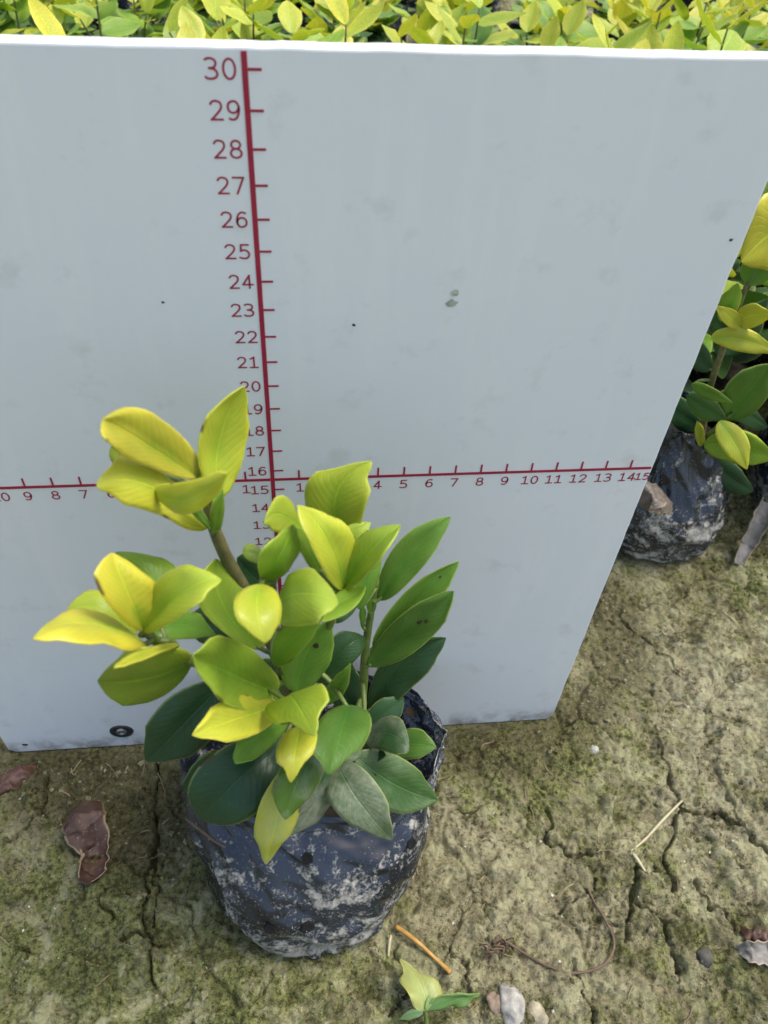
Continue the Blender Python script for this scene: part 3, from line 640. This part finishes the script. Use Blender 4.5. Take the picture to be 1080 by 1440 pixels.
# generic neighbours: each plant its own thing, each leaf its own object; a few shared blades
VARI = []
for k in range(6):
    random.seed(100+k); wd = random.uniform(.22, .30); cv = random.uniform(-.16, .12)
    b, t = Vector((0, 0, 0)), Vector((1, 0, 0)); Mq = Vector((.5, 0, cv*.5)); A, B = Mq+Vector((0, wd, .06)), Mq+Vector((0, -wd, .06))
    me = leafmesh(b, t, A, B, Mp=Mq, cup=.15, blunt=.15, wav=.05, rows=9, half=3, drip=.2, tipc=-.06, seed=k+40); me.materials.append(M_LEAF); VARI.append(me)
STEMV = tube([(0, 0, 0), (.03, .01, .35), (-.02, 0, .7), (0, 0, 1)], [.02, .017, .013, .009], 7, 3, .1); STEMV.materials.append(M_STEM)
BAGS = []
for k in range(3):
    me = bagmesh([(.0, 0, 0, 3.2, 3.2), (.15, 0, 0, 3.9, 3.8), (.9, 0, 0, 4.3, 4.3), (2.6, 0, 0, 4.6, 4.5), (4.6, .1, 0, 4.6, 4.5), (6.4, .1, .1, 4.5, 4.5)], seg=56, rows=26, amp=.2, seed=20+k*3.7); me.materials.append(M_BAG); BAGS.append(me)
SOILV = soilmesh(0, 0, 4.4, 4.4, 5.6, 9); SOILV.materials.append(M_SOIL)
def child(name, me, parent, mat4):
    o = bpy.data.objects.new(name, me); COL.objects.link(o); o.parent = parent; o.matrix_basis = mat4; return o
def neighbour(x, y, ht, label, seed, yellow=.1, group='bagged shrubs in rows behind the board', withbag=True, dense=1.0):
    random.seed(seed); e = empty('potted_shrub', Vector((x/100, y/100, 0))); tag(e, label, 'potted plant', group)
    e.rotation_euler = (0, 0, 0)
    if withbag:
        child('grow_bag', BAGS[seed % 3], e, Matrix.Rotation(seed*1.7, 4, 'Z')); child('soil', SOILV, e, Matrix.Identity(4))
    shoots = random.randint(4, 6); big = random.uniform(.8, 1.25)
    for s in range(shoots):
        a = 6.283*s/shoots+random.uniform(-.4, .4); lean = random.uniform(.12, .5) if s else .05
        h = (ht-5.6)/100*random.uniform(.62, 1) if s else (ht-5.6)/100
        dr = Vector((math.cos(a)*math.sin(lean), math.sin(a)*math.sin(lean), math.cos(lean))); o0 = Vector((math.cos(a)*.006, math.sin(a)*.006, .054))
        child('stem', STEMV, e, Matrix.Translation(o0) @ dr.to_track_quat('Z', 'Y').to_matrix().to_4x4() @ Matrix.Diagonal((.09, .09, h, 1)))
        nl = int(random.randint(7, 9)*dense); ph = random.uniform(0, 6.28)
        for i in range(nl):
            f = .30+.70*(i/(nl-1)); az = ph+i*2.4; up = R(-5+48*f**3)+random.uniform(-.35, .35); ln = random.uniform(.034, .050)*(1.0 if f < .9 else .8)*big
            tn = yellow+(1-f)**1.1*1.25+random.uniform(-.06, .1)
            q = Euler((random.uniform(-.35, .35), -up, az), 'XYZ').to_matrix().to_4x4()
            lf = child('leaf', random.choice(VARI), e, Matrix.Translation(o0+dr*h*f) @ q @ Matrix.Diagonal((ln, ln, ln, 1)))
            c = tone(max(0, min(1, tn))); kk = random.uniform(.85, 1.15); lf.color = (c[0]*kk, c[1]*kk, c[2]*kk, .95)
sd_ = 500
neighbour(37.5, 16.5, 17, 'bagged shrub cut off by the right edge of the photo beside the curled pale leaf', 901, .12, dense=1.1)
neighbour(31, 24.5, 20, 'bagged shrub standing behind the two bags at the right edge', 902, .1, dense=1.1)
neighbour(44.5, 26, 19, 'bagged shrub beyond the right border of the photo', 903, .1)
neighbour(24, 23, 18, 'bagged shrub peeking out from behind the right edge of the board', 904, .2, dense=1.2)
for k_, (x_, y_) in enumerate(((18.5, 31.5), (28, 33), (45.5, 35.5), (53, 30.5), (46, 17.5), (54, 20))): neighbour(x_, y_, 18.5, 'yellow green bagged shrub in the crowded rows beyond the top of the board' if x_ < 30 else 'bagged shrub beyond the right border of the photo', 910+k_, .12, dense=1.2)
neighbour(36.5, 33.5, 20, 'bagged shrub in the third row glimpsed at the right edge under the big yellow leaf', 905, .15, dense=1.2)
ROW = 'yellow green bagged shrub in the crowded rows beyond the top of the board'
rows = [(40, 10.2), (50.5, 10.4), (61, 10.6), (72, 10.8), (83, 11), (95, 11.5), (107, 12), (119, 12.5)]
NR = 0
for ri, (yy, sp) in enumerate(rows):
    xl = .97-(yy+22)*.49-7; xr = .97+(yy+22)*.62+9
    x = xl+(ri % 2)*sp*.5
    while x < xr:
        sd_ += 1; random.seed(sd_); jx, jy = random.uniform(-1.6, 1.6), random.uniform(-1.6, 1.6)
        lim = 38.5+ZG-(yy+22)*.30                # keeps near rows no taller than real neighbours
        px_ = 540+FPX*(CM.inverted() @ (Vector((x, yy, 12))-CAM)).x/-(CM.inverted() @ (Vector((x, yy, 12))-CAM)).z
        lab = ROW
        if ri == 0 and -40 < px_ < 1120:
            lab = ('leftmost yellow green shrub of the nearest row above the board top', 'second shrub from the left in the nearest row above the board top', 'shrub of the nearest row just left of the ruler mark 30', 'shrub of the nearest row just right of the ruler mark 30',
                   'fifth shrub from the left in the nearest row above the board top', 'sixth shrub from the left in the nearest row above the board top', 'seventh shrub from the left in the nearest row above the board top')[min(6, NR)]; NR += 1
        neighbour(x+jx, yy+jy, min(random.uniform(17, 20.5), lim+1.5), lab, sd_, random.uniform(.0, .14), withbag=True, dense=1.15 if ri < 4 else 1.0)
        x += sp

# ------------------------------------------------------------------ small things on the ground
def bent_leaf(name, spine, widths, curv, mat, rows=26, cols=13, th=.0003, rough=.0014):
    """a dry curled blade lying on the ground: spine points (Vectors), half widths in m, curv: signed arc angle of the cross-section"""
    P = spine; V, UV = [], []
    def interp(arr, t): 
        k = t*(len(arr)-1); i = min(int(k), len(arr)-2); f = k-i; f = f*f*(3-2*f); return arr[i]*(1-f)+arr[i+1]*f
    for i in range(rows):
        t = i/(rows-1); p = interp(P, t); d = (interp(P, min(1, t+.04))-interp(P, max(0, t-.04))).normalized()
        up = (Vector((0, -.35, 1))-d*d.dot(Vector((0, -.35, 1)))).normalized(); sd = d.cross(up)
        wv = interp(widths, t); an = interp(curv, t)
        for j in range(cols):
            r = (j/(cols-1)-.5)*2; th_ = an*r
            if abs(an) < .05: q = p+sd*(wv*r)
            else: Rr = wv/an; q = p+sd*(Rr*math.sin(th_))-up*(Rr*(1-math.cos(th_)))
            q = q+(up*mn.noise(Vector((i*.35, j*.5, wv*90)))+sd*mn.noise(Vector((i*.5, 7, j*.1)))*.8)*rough
            V.append(q); UV.append((t, j/(cols-1)))
    o = link(name, mesh(name, V, gridfaces(rows, cols), True, UV), None, mat); solid(o, th); return o
M_RIM = NT('dead_leaf'); 
def deadmat(name, c0, c1):
    m = NT(name); p = m.objc(); n = m.noise(180, 5, .6, p); uv = m.n('ShaderNodeUVMap'); sp = m.n('ShaderNodeSeparateXYZ'); m.l(uv.outputs[0], sp.inputs[0])
    ar = m.math('ABSOLUTE', m.math('MULTIPLY_ADD', sp.outputs[1], 2, -1)); c = m.mix(m.ramp(n, [(.3, 0), (.7, 1)]), c0, c1)
    c = m.mix(m.math('MULTIPLY', m.ramp(ar, [(.86, 0), (.97, 1)]), .7), c, (.42, .33, .2))
    c = m.mix(m.math('MULTIPLY', m.ramp(m.noise(420, 4, .6, p), [(.58, 0), (.72, 1)]), .5), c, (.36, .33, .28))
    m.l(c, m.b.inputs['Base Color']); m.b.inputs['Roughness'].default_value = .55; m.l(m.bump(n, .4, .001), m.b.inputs['Normal']); return m.m
M_DEAD1 = deadmat('dead_leaf_chestnut', (.045, .022, .015), (.105, .055, .036)); M_DEAD2 = deadmat('dead_leaf_grey', (.12, .112, .1), (.25, .235, .21))
o = bent_leaf('fallen_leaf', [onG(120,1134,.5), onG(121,1160,1.3), onG(126,1178,1.25), onG(137,1192,.35), onG(138,1212,.2), onG(130,1232,.25), onG(122,1248,.6)], [.010, .012, .011, .008, .009, .0095, .004], [.8, .9, .6, -1.0, -1.5, -1.4, -1.0], M_DEAD1, rows=44)
tag(o, 'curled brown dead leaf lying on the mud left of the bag', 'dead leaf')
o = bent_leaf('fallen_leaf', [onG(1034,1306,.5), onG(1050,1318,.7), onG(1072,1326,.6), onG(1096,1330,.4)], [.003, .005, .006, .004], [1.0, 1.4, 1.4, 1.0], M_DEAD1)
tag(o, 'brown rolled dead leaf at the right edge of the mud above the grey one', 'dead leaf')
o = bent_leaf('fallen_leaf', [onG(1036,1336,.1), onG(1052,1342,.45), onG(1075,1344,.4), onG(1098,1344,.3)], [.002, .0055, .006, .004], [-.9, -1.1, -.9, -.5], M_DEAD2, rough=.0013)
tag(o, 'grey dry leaf scrap at the right edge below the rolled brown leaf', 'dead leaf')
o = bent_leaf('fallen_leaf', [onG(1036,797,.2), onG(1040,782,1.2), onG(1046,765,2.4), onG(1052,752,3.3)], [.004, .007, .011, .009], [-1.0, -1.5, -1.9, -1.9], M_DEAD2)
tag(o, 'pale grey curled dry leaf standing between the two background bags', 'dead leaf')
o = bent_leaf('fallen_leaf', [at(900,712,10.6), at(916,694,10.4), at(932,700,10.5), at(946,714,10.7)], [.005, .011, .011, .004], [.5, .7, .7, .5], deadmat('dead_leaf_taupe', (.09,.072,.058), (.17,.14,.115)))
tag(o, 'taupe dead leaf caught on the background bag beside the board edge', 'dead leaf')
o = bent_leaf('fallen_leaf', [onG(-8,1118,.3), onG(15,1102,.45), onG(38,1088,.45), onG(52,1078,.2)], [.003, .006, .005, .002], [.9, .9, .9, .9], deadmat('dead_leaf_rust', (.07, .028, .018), (.11, .05, .03)))
tag(o, 'rusty red dead leaf under the lower left corner of the board', 'dead leaf')

lv, lf_ = [], []                              # plant litter: fine fibres and rootlets lying about
for i in range(170):
    random.seed(3000+i); x, y = random.uniform(-17, 34), random.uniform(-17, 14)
    if (abs(x) < 16 and -.6 < y < 1.2) or any(math.hypot(x-a, y-b) < c_ for a, b, c_ in FLAT): continue
    a = random.uniform(0, 6.28); l = random.uniform(.4, 1.7); bd = random.uniform(-.8, .8); rr = random.uniform(.015, .035); pts = []
    for k in range(5): t = k/4; a2 = a+bd*t; pts.append((x+math.cos(a2)*l*t, y+math.sin(a2)*l*t))
    zz = gheight(np.array([[p[0] for p in pts]]), np.array([[p[1] for p in pts]]))[0]
    me = tube([Vector((p[0], p[1], z+.05))/100 for p, z in zip(pts, zz)], rr/100, 5, 2); o_ = len(lv)
    lv += [v.co.copy() for v in me.vertices]; lf_ += [tuple(j+o_ for j in p.vertices) for p in me.polygons]; bpy.data.meshes.remove(me)
tag(link('plant_litter', mesh('plant_litter', lv, lf_), None, plain('litter_fibre', (.24, .19, .11), .8, .5, 40, .2)), 'fine dry fibres and rootlets strewn over the mud', 'litter', kind='stuff')
def stalk(name, pts, rad, mat, label, cat, sub=5):
    o = link(name, tube(pts, rad, 7, sub, .1, name), None, mat); return tag(o, label, cat)
M_STRAW = plain('orange_straw', (.42, .24, .06), .5, .2, 200, .2); M_PSTRAW = plain('pale_straw', (.42, .38, .24), .7, .2, 200, .2); M_ROOT = plain('brown_root', (.13, .085, .055), .8, .3, 300, .4)
stalk('dry_stalk', [onG(556,1306,.35), onG(585,1328,.45), onG(612,1351,.3), onG(633,1369,.15)], [.0012, .0010, .0009, .0012], M_STRAW, 'orange dry stalk lying on the mud right of the bag foot', 'stalk')
stalk('straw_piece', [onG(549,1318,.3), onG(547,1332,.2), onG(546,1346,.1)], [.0007, .0007, .0005], M_PSTRAW, 'tiny pale straw below the right foot of the bag', 'straw')
stalk('dry_straw', [onG(956,1130,.35), onG(930,1156,.3), onG(905,1183,.2), onG(886,1198,.1)], [.0006, .0008, .0007, .0004], M_PSTRAW, 'longer pale dry grass blade beside the forked crack', 'straw')
stalk('dry_straw', [onG(889,1202,.15), onG(897,1214,.2), onG(906,1226,.1)], [.0009, .0009, .0005], M_PSTRAW, 'short pale dry grass blade below the longer one', 'straw')
stalk('dry_straw', [at(262,1152,-9.4), at(285,1170,-10), at(303,1184,-10.4), at(318,1192,-10.6)], [.0004, .0005, .0004, .0003], M_ROOT, 'thin dry brown straw lying on the left shoulder of the bag', 'straw')
stalk('root_strand', [onG(700,1320,.3), onG(735,1342,.25), onG(770,1360,.15), onG(810,1370,.2), onG(848,1358,.25), onG(862,1330,.25), onG(852,1300,.2), onG(836,1272,.15), onG(826,1250,.1)], .0006, M_ROOT, 'thin brown root looping over the mud at lower right', 'root')
rt = empty('root_tuft', onG(695,1335)); tag(rt, 'small tangle of dry brown rootlets at the end of the looping root', 'root')
for i in range(16):
    random.seed(60+i); c0 = (695+random.uniform(-18, 18), 1335+random.uniform(-16, 16)); a = random.uniform(0, 6.28); l = random.uniform(8, 22)
    link('rootlet', tube([onG(c0[0], c0[1], .15+random.random()*.3), onG(c0[0]+l*math.cos(a)*.5+3, c0[1]+l*math.sin(a)*.5, .3+random.random()*.3), onG(c0[0]+l*math.cos(a), c0[1]+l*math.sin(a), .05)], [.0004, .0004, .0002], 5, 4), rt, M_ROOT)

def stone(px, py, rx, ry, col, label, seed, up=-.15):
    c = onG(px, py); bm = bmesh.new(); bmesh.ops.create_icosphere(bm, subdivisions=3, radius=1)
    for v in bm.verts:
        k = 1+.4*mn.noise(v.co*1.1+Vector((seed, 0, 0)))+.22*mn.noise(v.co*2.6+Vector((0, seed, 0))); v.co = Vector((v.co.x*rx, v.co.y*ry, v.co.z*min(rx, ry)*.75))*k/100
        v.co += c+Vector((0, 0, up*min(rx, ry)/100))
    me = bpy.data.meshes.new('stone'); bm.to_mesh(me); bm.free(); me.polygons.foreach_set('use_smooth', [True]*len(me.polygons))
    tag(link('pebble', me, None, plain('pebble_stone', col, .9, .45, 260, .7)), label, 'pebble')
stone(720,1416,.55,.85,(.30,.29,.26),'largest grey white pebble near the bottom edge right of the weed seedling',1)
stone(752,1428,.55,.5,(.30,.27,.19),'cream pebble touching the right side of the grey white one',2)
stone(699,1412,.42,.5,(.24,.18,.13),'pinkish pebble touching the left side of the grey white one',3)
stone(836,1054,.24,.26,(.30,.31,.27),'small white pebble below the lower right corner of the board',4)
stone(291,1362,.2,.2,(.5,.49,.42),'tiny white pebble on the mud below the bag',5)
stone(992,1345,.35,.4,(.07,.065,.055),'dark pebble left of the grey dry leaf scrap',6)

weed = empty('weed_seedling', onG(598,1436)); tag(weed, 'small weed seedling with pale jagged leaf at the bottom edge', 'weed')
link('stem', tube([onG(600,1446,.0), onG(597,1434,.8), onG(594,1426,1.1)], [.0012, .001, .0008], 7, 4), weed, M_GSTEM)
def glf(b, t, A, B, tn, k=None, sc=1, **kw):
    P = [onG(x, y, h) for x, y, h in (b, t, A, B)]; o = add_leaf(weed, leafmesh(*P, seed=int(b[0]+t[1]), **kw), tn, .1); return o
o = glf((594,1430,1.1), (561,1357,1.0), (566,1402,1.5), (614,1400,1.5), .3, blunt=.15, sag=.03, wav=.12, drip=.5); o.color = (.40, .45, .14, .9)
o = glf((598,1428,1.2), (667,1410,1.6), (630,1410,1.7), (640,1426,1.5), .45, wav=.1); o.color = (.14, .27, .07, .95)
o = glf((592,1432,1.1), (560,1440,1.0), (575,1430,1.3), (576,1441,1.1), .5); o.color = (.17, .29, .12, .9)
o = glf((596,1430,1.3), (612,1392,1.6), (598,1412,1.6), (608,1414,1.5), .5); o.color = (.16, .28, .07, .95)

# blemishes on leaves and stains on the board face
bpy.context.view_layer.update()
M_SPOT = plain('brown_leaf_spot', (.035, .022, .01), .9, .3, 300, .2); M_STAIN = plain('olive_stain', (.42, .44, .38), .8, .4, 400, .2); M_SCUFF = plain('white_scuff', (.80, .81, .80), .7, .1, 400, .2)
SP = [(a, 'leaf_spot', M_SPOT, 1., i*3.1) for i, a in enumerate(((445,908,.10),(591,875,.13),(600,873,.07),(619,811,.05),(528,1089,.05)))]
SP += [(a, 'stain', M_STAIN if i < 2 else M_SPOT, 1.5 if i < 2 else 1.2, i*2.3) for i, a in enumerate(((640,412,.10),(636,426,.12),(497,457,.05),(1028,337,.05),(229,425,.04),(577,1000,.22),(590,998,.12),(35,1047,.12)))]
HO = ((432,1207,.2),(380,1305,.22),(432,1303,.26),(578,1186,.2))
dg = bpy.context.evaluated_depsgraph_get()
HITS = [scene.ray_cast(dg, cam.location, ray(a[0], a[1]).normalized()) for a in [q[0] for q in SP]+list(HO)]
HITS = [(h[0], h[1].copy(), h[2].copy(), h[4].original if h[4] else None) for h in HITS]
def spot(hit, r, name, mat, asp, seed):
    ok, loc, nr, ob = hit
    if not ok: return
    if nr.dot(cam.location-loc) < 0: nr = -nr
    q = nr.to_track_quat('Z', 'Y'); k = 16; V = [loc+nr*.0004]
    for j in range(k): a = 6.283*j/k; rr = r/100*(1+.55*mn.noise(Vector((math.cos(a)*1.4, math.sin(a)*1.4, seed)))); V.append(loc+nr*.00015+q @ Vector((rr*math.cos(a)*asp, rr*math.sin(a), 0)))
    o = bpy.data.objects.new(name, mesh(name, V, [(0, 1+j, 1+(j+1) % k) for j in range(k)])); COL.objects.link(o); o.data.materials.append(mat)
    o.parent = ob; o.matrix_parent_inverse = ob.matrix_world.inverted()
for (a, nm, mt, asp, sd), h in zip(SP, HITS): spot(h, a[2], nm, mt, asp, sd)
for (px, py, r), (ok, p, nr, ob) in zip(HO, HITS[len(SP):]):       # punched drain holes in the bag
    if not ok or ob != bag: continue
    q = nr.to_track_quat('Z', 'Y'); k = 14
    v = [p+q @ Vector((rr/100*math.cos(6.283*j/k)*(1+.2*math.sin(3*j)), rr/100*math.sin(6.283*j/k), zz/100)) for rr, zz in ((r*1.25, -.03), (r*1.1, .1), (r*.8, .07), (r*.3, .05)) for j in range(k)]
    o = bpy.data.objects.new('drain_hole', mesh('drain_hole', v, gridfaces(4, k, True)+[tuple(3*k+j for j in range(k))])); COL.objects.link(o); o.data.materials.append(M_HOLE)
    o.parent = bag; o.matrix_parent_inverse = bag.matrix_world.inverted()
